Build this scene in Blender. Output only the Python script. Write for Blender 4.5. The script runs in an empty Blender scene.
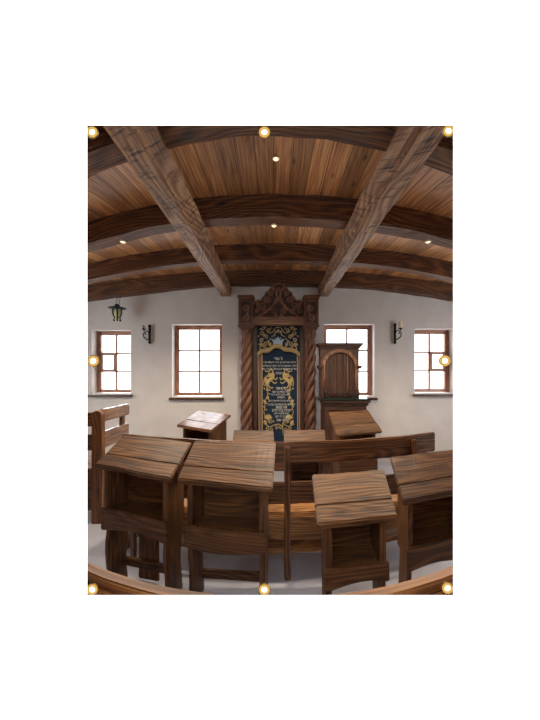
import bpy, bmesh, math, random
from mathutils import Vector, noise
random.seed(7)
S = bpy.context.scene
COL = S.collection
PI = math.pi
F, CX, CY, ZC = 300.0, 274.0, 372.0, 1.8      # the lens: pixels per unit tangent, principal point, eye height

def at(px, py, Y):
    return Vector(((px - CX) * Y / F, Y, ZC - (py - CY) * Y / F))

# ------------------------------------------------------------------ materials
def new_mat(name):
    m = bpy.data.materials.new(name); m.use_nodes = True
    nt = m.node_tree
    return m, nt, nt.nodes, nt.links, nt.nodes['Principled BSDF']

def rgb(r, g, b):
    f = lambda c: ((c / 255) / 12.92 if c <= 10 else (((c / 255) + .055) / 1.055) ** 2.4)
    return (f(r), f(g), f(b), 1)

def math_node(N, L, op, a, b=None, c=None):
    n = N.new('ShaderNodeMath'); n.operation = op
    for i, v in enumerate((a, b, c)):
        if v is None: continue
        if isinstance(v, (int, float)): n.inputs[i].default_value = v
        else: L.new(v, n.inputs[i])
    return n.outputs[0]

def wood(name, dark, mid, light, rough=.5, wave=11, bump=.25, planks=0, knots=True, hew=0, var=.25, coat=0, fig=.16, sat=1.08, kn=1.3):
    m, nt, N, L, B = new_mat(name)
    uv = N.new('ShaderNodeUVMap'); uv.uv_map = 'UVMap'
    sep = N.new('ShaderNodeSeparateXYZ'); L.new(uv.outputs[0], sep.inputs[0])
    u, v = sep.outputs[0], sep.outputs[1]
    oi = N.new('ShaderNodeObjectInfo')
    u = math_node(N, L, 'ADD', u, math_node(N, L, 'MULTIPLY', oi.outputs['Random'], 37.0))
    pr = None
    if planks:
        idx = math_node(N, L, 'FLOOR', math_node(N, L, 'DIVIDE', v, planks))
        wn = N.new('ShaderNodeTexWhiteNoise'); wn.noise_dimensions = '1D'
        L.new(idx, wn.inputs['W']); pr = wn.outputs['Value']
        u = math_node(N, L, 'ADD', u, math_node(N, L, 'MULTIPLY', pr, 53.0))
    def vec(su, sv):
        c = N.new('ShaderNodeCombineXYZ')
        L.new(math_node(N, L, 'MULTIPLY', u, su), c.inputs[0]); L.new(math_node(N, L, 'MULTIPLY', v, sv), c.inputs[1])
        return c.outputs[0]
    a = N.new('ShaderNodeTexNoise'); a.inputs['Scale'].default_value = 1; a.inputs['Detail'].default_value = 5
    L.new(vec(1.2, 75), a.inputs['Vector'])
    # flat-sawn figure: contour lines of a stretched noise
    w = N.new('ShaderNodeTexNoise'); w.inputs['Scale'].default_value = 1; w.inputs['Detail'].default_value = 1.5; w.inputs['Roughness'].default_value = .4
    L.new(vec(.8, wave * .42), w.inputs['Vector'])
    ws = math_node(N, L, 'SINE', math_node(N, L, 'ADD', math_node(N, L, 'MULTIPLY', w.outputs['Fac'], 75.0), math_node(N, L, 'MULTIPLY', v, 110.0)))
    ws = math_node(N, L, 'MULTIPLY_ADD', ws, .5, .5)
    c = N.new('ShaderNodeTexNoise'); c.inputs['Scale'].default_value = 1; c.inputs['Detail'].default_value = 3
    L.new(vec(1.6, 5), c.inputs['Vector'])
    f = math_node(N, L, 'ADD', math_node(N, L, 'MULTIPLY', a.outputs['Fac'], .78 - fig),
                  math_node(N, L, 'ADD', math_node(N, L, 'MULTIPLY', ws, fig), math_node(N, L, 'MULTIPLY', c.outputs['Fac'], .24)))
    r = N.new('ShaderNodeValToRGB'); e = r.color_ramp.elements
    e[0].position = .33; e[0].color = dark; e[1].position = .70; e[1].color = light
    k = e.new(.50); k.color = mid
    L.new(f, r.inputs[0]); col = r.outputs[0]
    def mul(col, fac_socket):
        mx = N.new('ShaderNodeMix'); mx.data_type = 'RGBA'; mx.blend_type = 'MULTIPLY'; mx.inputs['Factor'].default_value = 1
        L.new(col, mx.inputs['A']); L.new(fac_socket, mx.inputs['B']); return mx.outputs['Result']
    if knots:
        vo = N.new('ShaderNodeTexVoronoi'); vo.inputs['Scale'].default_value = 1; L.new(vec(kn, kn * 2.8), vo.inputs['Vector'])
        kr = N.new('ShaderNodeMapRange'); kr.inputs['From Min'].default_value = .03; kr.inputs['From Max'].default_value = .13
        kr.inputs['To Min'].default_value = .28; L.new(vo.outputs['Distance'], kr.inputs['Value'])
        col = mul(col, kr.outputs[0])
    hv = N.new('ShaderNodeHueSaturation'); L.new(col, hv.inputs['Color']); hv.inputs['Saturation'].default_value = sat
    src = pr if planks else oi.outputs['Random']
    L.new(math_node(N, L, 'ADD', math_node(N, L, 'MULTIPLY', src, var), 1 - var / 2), hv.inputs['Value'])
    col = hv.outputs[0]
    h = f
    if planks:
        fr = math_node(N, L, 'FRACT', math_node(N, L, 'DIVIDE', v, planks))
        ed = math_node(N, L, 'ABSOLUTE', math_node(N, L, 'SUBTRACT', fr, .5))
        sm = N.new('ShaderNodeMapRange'); sm.inputs['From Min'].default_value = .46; sm.inputs['From Max'].default_value = .495
        sm.inputs['To Min'].default_value = 1; sm.inputs['To Max'].default_value = .25; L.new(ed, sm.inputs['Value'])
        col = mul(col, sm.outputs[0]); h = math_node(N, L, 'MULTIPLY', f, sm.outputs[0])
    if hew:                                                   # short slanted axe cuts across the beam
        hw = N.new('ShaderNodeTexNoise'); hw.inputs['Scale'].default_value = 1; hw.inputs['Detail'].default_value = 2
        cb = N.new('ShaderNodeCombineXYZ')
        L.new(math_node(N, L, 'MULTIPLY', math_node(N, L, 'ADD', u, math_node(N, L, 'MULTIPLY', v, .5)), 26.0), cb.inputs[0])
        L.new(math_node(N, L, 'MULTIPLY', v, 7.0), cb.inputs[1]); L.new(cb.outputs[0], hw.inputs['Vector'])
        hr = N.new('ShaderNodeMapRange'); hr.inputs['From Min'].default_value = .3; hr.inputs['From Max'].default_value = .46
        hr.inputs['To Min'].default_value = .22; L.new(hw.outputs['Fac'], hr.inputs['Value'])
        col = mul(col, hr.outputs[0]); h = math_node(N, L, 'ADD', h, math_node(N, L, 'MULTIPLY', hr.outputs[0], hew))
    L.new(col, B.inputs['Base Color'])
    B.inputs['Roughness'].default_value = rough
    if coat: B.inputs['Coat Weight'].default_value = coat; B.inputs['Coat Roughness'].default_value = .12
    bp = N.new('ShaderNodeBump'); bp.inputs['Strength'].default_value = bump; bp.inputs['Distance'].default_value = .02
    L.new(h, bp.inputs['Height']); L.new(bp.outputs[0], B.inputs['Normal'])
    return m

def plain(name, col, rough=.6, metal=0, bump=0, scale=8, var=0):
    m, nt, N, L, B = new_mat(name)
    B.inputs['Roughness'].default_value = rough; B.inputs['Metallic'].default_value = metal
    B.inputs['Base Color'].default_value = col
    if bump or var:
        tc = N.new('ShaderNodeTexCoord')
        n = N.new('ShaderNodeTexNoise'); n.inputs['Scale'].default_value = scale; n.inputs['Detail'].default_value = 5
        L.new(tc.outputs['Object'], n.inputs['Vector'])
        if var:
            r = N.new('ShaderNodeValToRGB'); e = r.color_ramp.elements
            e[0].position = .3; e[1].position = .7
            e[0].color = tuple(c * (1 - var) for c in col[:3]) + (1,); e[1].color = tuple(min(1, c * (1 + var)) for c in col[:3]) + (1,)
            L.new(n.outputs['Fac'], r.inputs[0]); L.new(r.outputs[0], B.inputs['Base Color'])
        if bump:
            b = N.new('ShaderNodeBump'); b.inputs['Strength'].default_value = bump; b.inputs['Distance'].default_value = .02
            L.new(n.outputs['Fac'], b.inputs['Height']); L.new(b.outputs[0], B.inputs['Normal'])
    return m

def emit(name, col, s):
    m, nt, N, L, B = new_mat(name)
    B.inputs['Base Color'].default_value = col
    B.inputs['Emission Color'].default_value = col; B.inputs['Emission Strength'].default_value = s
    return m

def glass(name, tint=(1, 1, 1, 1), gloss=.08):
    m, nt, N, L, B = new_mat(name)
    t = N.new('ShaderNodeBsdfTransparent'); t.inputs[0].default_value = tint
    g = N.new('ShaderNodeBsdfGlossy'); g.inputs['Roughness'].default_value = .03
    mx = N.new('ShaderNodeMixShader'); mx.inputs[0].default_value = gloss
    L.new(t.outputs[0], mx.inputs[1]); L.new(g.outputs[0], mx.inputs[2])
    L.new(mx.outputs[0], N['Material Output'].inputs['Surface'])
    return m

M = {}
M['desk'] = wood('old_pine', rgb(38, 24, 16), rgb(86, 58, 38), rgb(126, 90, 60), .5, 12, .3, fig=.13, sat=1.1)
M['desk_glossy'] = wood('varnished_pine', rgb(50, 32, 22), rgb(98, 66, 44), rgb(140, 102, 72), .3, 12, .1, coat=.25)
M['pew'] = wood('pew_pine', rgb(46, 27, 18), rgb(96, 63, 41), rgb(142, 99, 65), .45, 13, .3, sat=1.1)
M['pew_glare'] = wood('glare_pew_pine', rgb(62, 38, 26), rgb(112, 78, 56), rgb(150, 116, 92), .3, 13, .1, coat=1)  # pew pine made lighter and glossier: window glare put into the colour
M['seat'] = wood('honey_pine', rgb(84, 54, 34), rgb(138, 98, 63), rgb(176, 132, 90), .5, 12, .3)
M['rib'] = wood('dark_beam', rgb(38, 22, 15), rgb(86, 55, 36), rgb(132, 90, 60), .6, 7, .4)
M['beam'] = wood('hewn_beam', rgb(70, 46, 32), rgb(132, 98, 72), rgb(178, 142, 110), .6, 6, .4, hew=.8, var=.12)
M['ceil'] = wood('ceiling_pine', rgb(96, 62, 42), rgb(164, 116, 80), rgb(206, 162, 120), .5, 7, .3, planks=.17, var=.75, fig=.06, sat=1.08, kn=1.9)
M['ark'] = wood('carved_walnut', rgb(46, 27, 19), rgb(88, 56, 40), rgb(122, 84, 62), .5, 10, .2, knots=False, var=.1)
M['carve'] = wood('carved_scroll', rgb(66, 43, 32), rgb(116, 82, 62), rgb(152, 114, 90), .45, 10, .15, knots=False, var=.1)
M['ark_dark'] = wood('dark_walnut', rgb(30, 18, 14), rgb(56, 35, 26), rgb(80, 54, 40), .5, 10, .2, knots=False, var=.1)
M['cab'] = wood('cupboard_walnut', rgb(32, 20, 15), rgb(64, 43, 33), rgb(92, 65, 50), .45, 10, .2, knots=False, var=.1)
M['win'] = wood('window_wood', rgb(112, 74, 60), rgb(160, 118, 98), rgb(186, 144, 122), .45, 9, .15, knots=False, var=.1)
M['sill'] = wood('sill_wood', rgb(44, 30, 26), rgb(74, 54, 46), rgb(98, 76, 66), .45, 9, .15, knots=False, var=.1)
M['plaster'] = plain('plaster', rgb(206, 200, 195), .9, 0, .35, 3.5, .05)
M['white'] = plain('white_wall', rgb(250, 250, 250), .9)
M['floor'] = plain('screed', rgb(166, 167, 178), .45, 0, .1, 2.5, .12)
M['iron'] = plain('black_iron', rgb(34, 33, 36), .45, .6)
M['brass'] = plain('brass', (.13, .072, .012, 1), .35, .9)
M['enamel'] = plain('white_centre', rgb(255, 250, 235), .4)
M['navy'] = plain('navy_velvet', rgb(5, 32, 58), .9, 0, .1, 60, .15)
M['gold'] = plain('gold_thread', rgb(182, 160, 108), .55, .1, .4, 300, .2)
M['pale_gold'] = plain('pale_gold_fringe', rgb(160, 138, 98), .6, .1, .4, 300, .2)
M['border'] = plain('mauve_border', rgb(112, 84, 78), .7, 0, .2, 200, .1)
M['silver'] = plain('silver_thread', rgb(130, 150, 166), .5, .2)
M['thread'] = plain('white_thread', rgb(205, 205, 200), .6)
M['cream'] = plain('cream_glass', rgb(232, 214, 178), .35)
M['olive'] = plain('lantern_glass', rgb(196, 196, 132), .3)
M['lamp_iron'] = plain('green_black_metal', rgb(40, 50, 52), .4, .5)
M['ledge'] = plain('dark_glass_ledge', rgb(34, 48, 46), .08)
M['bulb'] = emit('warm_bulb', (1, .8, .48, 1), .26)
M['bulb_ring'] = plain('spot_ring', rgb(220, 200, 160), .3, .6)
M['pane'] = glass('window_glass')

# ------------------------------------------------------------------ mesh building
class MB:
    def __init__(s):
        s.bm = bmesh.new(); s.uv = s.bm.loops.layers.uv.new('UVMap')
    def _finish(s, tmp, g, warp, off=None):
        """write UVs (u along the grain axis g) and copy the piece in, bent by warp"""
        uvl = tmp.loops.layers.uv.new('UVMap')
        o = off or (random.uniform(0, 20), random.uniform(0, 20))
        tmp.normal_update()
        oth = [i for i in range(3) if i != g]
        for f in tmp.faces:
            n = [abs(c) for c in f.normal]
            k = n.index(max(n))
            for l in f.loops:
                c = l.vert.co
                if k == g: u, v = c[oth[0]] * .3, c[oth[1]]
                else:
                    t = [i for i in oth if i != k][0]
                    u, v = c[g], c[t] + (.37 if k == oth[0] else 0)
                l[uvl].uv = (u + o[0], v + o[1])
        if warp:
            for vtx in tmp.verts: vtx.co = Vector(warp(*vtx.co))
        me = bpy.data.meshes.new('tmp'); tmp.to_mesh(me); tmp.free()
        s.bm.from_mesh(me); bpy.data.meshes.remove(me)
    def plank(s, x0, x1, y0, y1, z0, z1, g=0, bev=.006, cuts=0, wob=0, warp=None, off=None, profile=None):
        t = bmesh.new(); bmesh.ops.create_cube(t, size=1)
        for v in t.verts:
            v.co = Vector(((x0 + x1) / 2 + v.co.x * (x1 - x0), (y0 + y1) / 2 + v.co.y * (y1 - y0), (z0 + z1) / 2 + v.co.z * (z1 - z0)))
        if cuts:
            es = [e for e in t.edges if abs((e.verts[0].co - e.verts[1].co)[g]) > 1e-6]
            bmesh.ops.subdivide_edges(t, edges=es, cuts=cuts)
        if bev:
            es = [e for e in t.edges if len(e.link_faces) == 2 and e.calc_face_angle(0) > .5]
            bmesh.ops.bevel(t, geom=es, offset=bev, segments=2, affect='EDGES', clamp_overlap=True)
        if wob:
            sd = random.uniform(0, 50)
            for v in t.verts:
                p = Vector((v.co.x * 3 + sd, v.co.y * 3, v.co.z * 3)); q = Vector((v.co.x * 11 + sd, v.co.y * 11, v.co.z * 11))
                d = noise.noise_vector(p) * wob + noise.noise_vector(q) * wob * .4
                d[g] *= .3
                v.co += d
        if profile:
            for v in t.verts: v.co = Vector(profile(*v.co))
        s._finish(t, g, warp, off); return s
    def poly(s, pts, y0, y1, g=2, warp=None, plane='xz', bev=0):
        """prism of an outline; plane xz: outline in x,z extruded along y; yz: outline in y,z extruded along x; xy: along z"""
        t = bmesh.new()
        mk = {'xz': lambda p, d: (p[0], d, p[1]), 'yz': lambda p, d: (d, p[0], p[1]), 'xy': lambda p, d: (p[0], p[1], d)}[plane]
        a = [t.verts.new(mk(p, y0)) for p in pts]; b = [t.verts.new(mk(p, y1)) for p in pts]
        t.faces.new(a); t.faces.new(b[::-1]); n = len(pts)
        for i in range(n): t.faces.new((a[i], b[i], b[(i + 1) % n], a[(i + 1) % n]))
        bmesh.ops.recalc_face_normals(t, faces=t.faces)
        if bev:
            es = [e for e in t.edges if len(e.link_faces) == 2 and e.calc_face_angle(0) > .9]
            bmesh.ops.bevel(t, geom=es, offset=bev, segments=2, affect='EDGES', clamp_overlap=True)
        s._finish(t, g, warp); return s
    def tube(s, pts, r, n=8, flat=None, close=False):
        """round bar through points; r a number or a list; flat squashes it along y"""
        t = bmesh.new(); pts = [Vector(p) for p in pts]; rings = []
        for i, p in enumerate(pts):
            d = (pts[min(i + 1, len(pts) - 1)] - pts[max(i - 1, 0)])
            if close: d = pts[(i + 1) % len(pts)] - pts[i - 1]
            d = d.normalized() if d.length > 1e-9 else Vector((0, 0, 1))
            up = Vector((0, 1, 0)) if abs(d.y) < .9 else Vector((1, 0, 0))
            a = d.cross(up).normalized(); b = d.cross(a).normalized()
            rr = r[i] if isinstance(r, (list, tuple)) else r
            ring = []
            for k in range(n):
                q = a * math.cos(2 * PI * k / n) * rr + b * math.sin(2 * PI * k / n) * rr
                if flat is not None: q.y *= flat
                ring.append(t.verts.new(p + q))
            rings.append(ring)
        m = len(rings)
        for i in range(m if close else m - 1):
            A, Bn = rings[i], rings[(i + 1) % m]
            for k in range(n): t.faces.new((A[k], A[(k + 1) % n], Bn[(k + 1) % n], Bn[k]))
        if not close: t.faces.new(rings[0][::-1]); t.faces.new(rings[-1])
        bmesh.ops.recalc_face_normals(t, faces=t.faces)
        for f in t.faces: f.smooth = True
        s._finish(t, 2, None); return s
    def lathe(s, prof, c, axis='z', n=20):
        """prof: (radius, height) list"""
        t = bmesh.new(); rings = []
        for r, h in prof:
            ring = []
            for k in range(n):
                a = 2 * PI * k / n; x, y = r * math.cos(a), r * math.sin(a)
                v = (x, y, h) if axis == 'z' else (x, h, y)
                ring.append(t.verts.new(Vector(c) + Vector(v)))
            rings.append(ring)
        for i in range(len(rings) - 1):
            for k in range(n): t.faces.new((rings[i][k], rings[i][(k + 1) % n], rings[i + 1][(k + 1) % n], rings[i + 1][k]))
        t.faces.new(rings[0][::-1]); t.faces.new(rings[-1])
        bmesh.ops.recalc_face_normals(t, faces=t.faces)
        for f in t.faces: f.smooth = True
        s._finish(t, 2, None); return s
    def ball(s, c, rx, ry, rz, n=10):
        t = bmesh.new(); bmesh.ops.create_uvsphere(t, u_segments=n, v_segments=max(6, n // 2 + 2), radius=1)
        for v in t.verts: v.co = Vector((c[0] + v.co.x * rx, c[1] + v.co.y * ry, c[2] + v.co.z * rz))
        for f in t.faces: f.smooth = True
        s._finish(t, 2, None); return s
    def grid(s, fn, nu, nv):
        """sheet: fn(i/nu, j/nv) -> point, uv"""
        V = [[None] * (nv + 1) for _ in range(nu + 1)]; U = {}
        for i in range(nu + 1):
            for j in range(nv + 1):
                p, uvv = fn(i / nu, j / nv); V[i][j] = s.bm.verts.new(p); U[V[i][j]] = uvv
        for i in range(nu):
            for j in range(nv):
                f = s.bm.faces.new((V[i][j], V[i + 1][j], V[i + 1][j + 1], V[i][j + 1])); f.smooth = True
                for l in f.loops: l[s.uv].uv = U[l.vert]
        return s

ORG = {}
def obj(name, mb, mat, parent=None, solid=0):
    me = bpy.data.meshes.new(name); bm = mb.bm
    xs = [v.co.copy() for v in bm.verts]
    lo = Vector([min(p[i] for p in xs) for i in range(3)]); hi = Vector([max(p[i] for p in xs) for i in range(3)])
    c = (lo + hi) / 2
    if parent is None: c.z = lo.z
    for v in bm.verts: v.co -= c
    bm.to_mesh(me); bm.free()
    me.materials.append(M[mat] if isinstance(mat, str) else mat)
    o = bpy.data.objects.new(name, me); COL.objects.link(o)
    if parent is not None:
        o.parent = parent; o.location = c - ORG[parent.name]
    else: o.location = c
    ORG[o.name] = c
    if solid:
        md = o.modifiers.new('thickness', 'SOLIDIFY'); md.thickness = solid; md.offset = 0
    return o

def tag(o, label, cat, group=None, kind='thing'):
    o['label'] = label; o['category'] = cat; o['kind'] = kind
    if group: o['group'] = group
    return o

def thing(name, loc, label, cat, group=None):
    o = bpy.data.objects.new(name, None); o.empty_display_size = .1; COL.objects.link(o); o.location = loc
    ORG[o.name] = Vector(loc)
    return tag(o, label, cat, group)

def struct(o):
    o['kind'] = 'structure'; return o

# ------------------------------------------------------------------ the room shell
YB, YF0, YF1, XS, ZT = 6.0, .66, .72, 4.6, 4.3

def pierced_wall(name, mat, axis, p0, p1, a0, a1, holes, flare=None):
    """wall slab between p0 and p1 along axis ('y' or 'x'), spanning a0..a1 sideways and 0..ZT, with rectangular holes (a,a,z,z)"""
    mb = MB(); bm = mb.bm
    As = sorted({a0, a1, *[h[0] for h in holes], *[h[1] for h in holes]})
    Zs = sorted({0, ZT, *[h[2] for h in holes], *[h[3] for h in holes]})
    def P(a, p, z): return bm.verts.new((a, p, z) if axis == 'y' else (p, a, z))
    inside = lambda a, z: any(h[0] < a < h[1] and h[2] < z < h[3] for h in holes)
    def grow(h, a, z, p):                       # the far side of a splayed opening is wider
        if not flare or p == p0: return a, z
        ca, cz = flare[0], flare[1]
        return ca + (a - ca) * flare[2], cz + (z - cz) * flare[2]
    for i in range(len(As) - 1):
        for j in range(len(Zs) - 1):
            if inside((As[i] + As[i + 1]) / 2, (Zs[j] + Zs[j + 1]) / 2): continue
            for p in (p0, p1):
                q = []
                for a, z in ((As[i], Zs[j]), (As[i + 1], Zs[j]), (As[i + 1], Zs[j + 1]), (As[i], Zs[j + 1])):
                    if flare and a not in (a0, a1) and z not in (0, ZT): a, z = grow(None, a, z, p)
                    elif flare and a not in (a0, a1): a = grow(None, a, 0, p)[0]
                    elif flare and z not in (0, ZT): z = grow(None, 0, z, p)[1]
                    q.append(P(a, p, z))
                bm.faces.new(q)
    for h in holes:
        c = [(h[0], h[2]), (h[1], h[2]), (h[1], h[3]), (h[0], h[3])]
        for k in range(4):
            (a, z), (b, w) = c[k], c[(k + 1) % 4]
            a2, z2 = grow(h, a, z, p1); b2, w2 = grow(h, b, w, p1)
            bm.faces.new((P(a, p0, z), P(b, p0, w), P(b2, p1, w2), P(a2, p1, z2)))
    bmesh.ops.remove_doubles(bm, verts=bm.verts, dist=1e-5)
    bmesh.ops.recalc_face_normals(bm, faces=bm.faces)
    return struct(obj(name, mb, mat))

def rect(x0, x1, y0, y1, Y=YB):
    a, b = at(x0, y1, Y), at(x1, y0, Y)
    return (a.x, b.x, a.z, b.z)
WIN = [rect(91.6, 130.7, 330, 395.5), rect(172, 222, 324.3, 398.5), rect(324, 374.5, 324, 398.5), rect(414.8, 454.2, 328.8, 395)]
pierced_wall('wall_back', 'plaster', 'y', YB, YB + .42, -XS - .3, XS + .3, WIN)
side = [(3.3, 4.9, .9, 2.8)]  # unseen opening added in each side wall to let in fill light
pierced_wall('wall_left', 'plaster', 'x', -XS - .3, -XS, YF0, YB, side)
pierced_wall('wall_right', 'plaster', 'x', XS, XS + .3, YF0, YB, side)
# added white wall standing in for a blank surround; one looks through its opening
hatch = rect(87, 453.3, 125.2, 595.3, YF0)
hcx, hcz = (hatch[0] + hatch[1]) / 2, (hatch[2] + hatch[3]) / 2
mb = MB(); bm = mb.bm
def added_front_wall():
    outer = [(-XS - .3, 0), (XS + .3, 0), (XS + .3, ZT), (-XS - .3, ZT)]
    pierce = []
    As = sorted({-XS - .3, XS + .3, hatch[0], hatch[1]}); Zs = sorted({0, ZT, hatch[2], hatch[3]})
    hs = pierce + [hatch]
    for p, sc in ((YF0, 1), (YF1, 1.45)):
        for i in range(len(As) - 1):
            for j in range(len(Zs) - 1):
                a, z = (As[i] + As[i + 1]) / 2, (Zs[j] + Zs[j + 1]) / 2
                if any(h[0] < a < h[1] and h[2] < z < h[3] for h in hs): continue
                q = []
                for (aa, zz) in ((As[i], Zs[j]), (As[i + 1], Zs[j]), (As[i + 1], Zs[j + 1]), (As[i], Zs[j + 1])):
                    if aa in hatch[:2]: aa = hcx + (aa - hcx) * sc
                    if zz in hatch[2:]: zz = hcz + (zz - hcz) * sc
                    q.append(bm.verts.new((aa, p, zz)))
                bm.faces.new(q)
    for h in hs:
        sc = 1.45 if h is hatch else 1
        c = [(h[0], h[2]), (h[1], h[2]), (h[1], h[3]), (h[0], h[3])]
        for k in range(4):
            (a, z), (b, w) = c[k], c[(k + 1) % 4]
            g = lambda x, y: (hcx + (x - hcx) * sc, hcz + (y - hcz) * sc) if h is hatch else (x, y)
            a2, z2 = g(a, z); b2, w2 = g(b, w)
            bm.faces.new([bm.verts.new(t) for t in ((a, YF0, z), (b, YF0, w), (b2, YF1, w2), (a2, YF1, z2))])
    bmesh.ops.remove_doubles(bm, verts=bm.verts, dist=1e-5)
    bmesh.ops.recalc_face_normals(bm, faces=bm.faces)
added_front_wall()
fw_ = struct(obj('wall_front_added', mb, 'white')); fw_.data.materials.append(M['rib'])
for f in fw_.data.polygons:                                        # dark face added on the room side to cut bounced light
    if abs(f.normal.y) > .9 and f.center.y > 0: f.material_index = 1

struct(obj('floor', MB().plank(-XS - .3, XS + .3, YF0, YB + .42, -.12, 0, bev=0), 'floor'))

def drop(x, Y):
    t = abs(x) / max(Y, 1.8)
    if t < .65: return .8 * t * t
    return .338 + .21 * (1 - math.exp(-1.04 * (t - .65) / .21))
RIBZ, CEILZ = 3.53, 3.79
def cfn(a, b):
    x = -XS - .1 + a * (2 * XS + .2); Y = YF0 + .02 + b * (YB + .1 - YF0)
    return Vector((x, Y, CEILZ - drop(x, Y))), (Y, x)
cm = MB().grid(cfn, 96, 40)
for v in list(cm.bm.verts): pass
struct(obj('ceiling', cm, 'ceil', solid=.03))

# ------------------------------------------------------------------ windows
def window(n, r, vent=None):
    root = bpy.data.objects.new('window_%d' % n, None); COL.objects.link(root)
    root.location = ((r[0] + r[1]) / 2, YB + .2, r[2]); ORG[root.name] = Vector(root.location); struct(root)
    x0, x1, z0, z1 = r[0] + .0, r[1] - .0, r[2] + .045, r[3]
    y0, y1 = YB + .17, YB + .25; fw = .085
    f = MB()
    f.plank(x0, x0 + fw, y0, y1, z0, z1, 2, .01); f.plank(x1 - fw, x1, y0, y1, z0, z1, 2, .01)
    f.plank(x0 + fw, x1 - fw, y0, y1, z1 - fw, z1, 0, .01); f.plank(x0 + fw, x1 - fw, y0, y1, z0, z0 + fw * .8, 0, .01)
    fr = obj('window_frame', f, 'win', root)
    ix0, ix1, iz0, iz1 = x0 + fw, x1 - fw, z0 + fw * .8, z1 - fw
    g = MB(); mx = (ix0 + ix1) / 2; mw = .016
    g.plank(mx - mw, mx + mw, y0 + .015, y1 - .01, iz0, iz1, 2, .004)
    for k in (1, 2):
        z = iz0 + (iz1 - iz0) * k / 3
        g.plank(ix0, ix1, y0 + .015, y1 - .01, z - mw, z + mw, 0, .004)
    obj('glazing_bars', g, 'win', root)
    obj('pane', MB().plank(ix0 - .01, ix1 + .01, y0 + .042, y0 + .046, iz0 - .01, iz1 + .01, bev=0), 'pane', root)
    if vent:
        a, b = (ix0, mx) if vent < 0 else (mx, ix1)
        c, d = iz0 + (iz1 - iz0) / 3, iz0 + (iz1 - iz0) * 2 / 3
        v = MB(); w = .045; ya, yb = y0 - .012, y0 + .03
        v.plank(a, a + w, ya, yb, c, d, 2, .005); v.plank(b - w, b, ya, yb, c, d, 2, .005)
        v.plank(a + w, b - w, ya, yb, c, c + w, 0, .005); v.plank(a + w, b - w, ya, yb, d - w, d, 0, .005)
        obj('vent_sash', v, 'win', root)
    s = MB().plank(r[0] - .045, r[1] + .045, YB - .07, YB - .001, r[2] - .03, r[2] + .02, 0, .008)
    obj('window_sill', s, 'sill', root)
    s = MB().plank(r[0], r[1], YB + .001, YB + .19, r[2], r[2] + .04, 0, .004)
    obj('inner_ledge', s, M['white_paint'], root)
M['white_paint'] = plain('white_paint', rgb(232, 228, 222), .7)
for i, (r, v) in enumerate(zip(WIN, (-1, 0, 0, 1))): window(i + 1, r, v)

# ------------------------------------------------------------------ ceiling timbers
def rib(y0, y1, label, hgt=.27, dz=0):
    n = 80; mb = MB()
    def w(x, y, z): return (x, y, z - drop(x, (y0 + y1) / 2) + .012 * math.sin(x * 2.1 + y0 * 5))
    mb.plank(-XS, XS, y0, y1, RIBZ + dz, RIBZ + dz + hgt, 0, .018, n, .012, w)
    o = obj('ceiling_beam', mb, 'rib'); tag(o, label, 'beam', 'arched cross beams under the plank ceiling')
rib(2.02, 2.24, 'arched brown cross beam along the top edge, nearest of four', dz=.025)
rib(3.32, 3.54, 'arched dark cross beam carrying three small lamps, second from the top')
rib(4.60, 4.80, 'arched dark cross beam third from the top, behind the beam with lamps')
rib(5.77, 5.99, 'arched dark cross beam lying along the plaster back wall above the windows', dz=-.025)
for x0, x1, lab in ((-1.05, -.86, 'rough hewn long ceiling beam left of the carved ark, pale axe-marked underside'),
                    (.895, 1.085, 'rough hewn long ceiling beam right of the carved ark, with a broken edge')):
    def shape(x, y, z, inner=(x1 if x1 < 0 else x0)):               # rough logs: wider towards the top at the near end, the cross beams lie on them
        if z > 3.45:
            z = max(3.306, RIBZ - drop(x, max(y, 2.05)) - .05 + (z - 3.66))
            if abs(x - inner) < .05:
                x -= math.copysign(1, x) * (.02 + .11 * max(0, min(1, (6 - y) / 3.8)))
        return x, y, z
    mb = MB().plank(x0, x1, .75, 5.985, 3.30, 3.66, 1, .014, 90, .008, None, None, shape)
    tag(obj('ceiling_beam', mb, 'beam'), lab, 'beam', 'long beams under the cross beams')

# ------------------------------------------------------------------ ceiling lamps
def downlight(px, py, label, level=CEILZ - .03, first=[None]):
    Y = 3.0
    for _ in range(40):
        x = (px - CX) * Y / F; z = level - drop(x, Y)
        Y = (z - ZC) * F / (CY - py)
    if first[0] is None:
        t = thing('ceiling_spotlight', (0, 0, 0), label, 'lamp', 'small ceiling lamps')
        r = MB().lathe([(.022, .012), (.032, .012), (.034, 0), (.028, -.005), (.022, .0), (.02, .01)], (0, 0, 0)); obj('rim', r, 'bulb_ring', t)
        b = MB().ball((0, 0, .0), .022, .022, .012, 16); obj('bulb', b, 'bulb', t)
        first[0] = t
    else:
        t = first[0].copy(); COL.objects.link(t); t['label'] = label
        for ch in first[0].children:
            c = ch.copy(); COL.objects.link(c); c.parent = t
    t.location = (x, Y, z)
    l = bpy.data.lights.new('spot_glow', 'SPOT'); l.energy = 22; l.color = (1, .84, .64); l.spot_size = 2.6; l.spot_blend = .6; l.shadow_soft_size = .04
    lo = bpy.data.objects.new('spot_glow', l); COL.objects.link(lo); lo.location = (x, Y, z - .05)
    return x, Y, z
downlight(276, 159, 'small round lit ceiling lamp on the planks between the topmost two cross beams')
downlight(274, 226, 'small round lit lamp under the second cross beam, right above the ark', RIBZ - .05)
downlight(123, 242, 'small round lit lamp under the second cross beam, above the hanging lantern', RIBZ - .05)
downlight(428, 242, 'small round lit lamp under the second cross beam, right of both long beams', RIBZ - .05)

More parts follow.
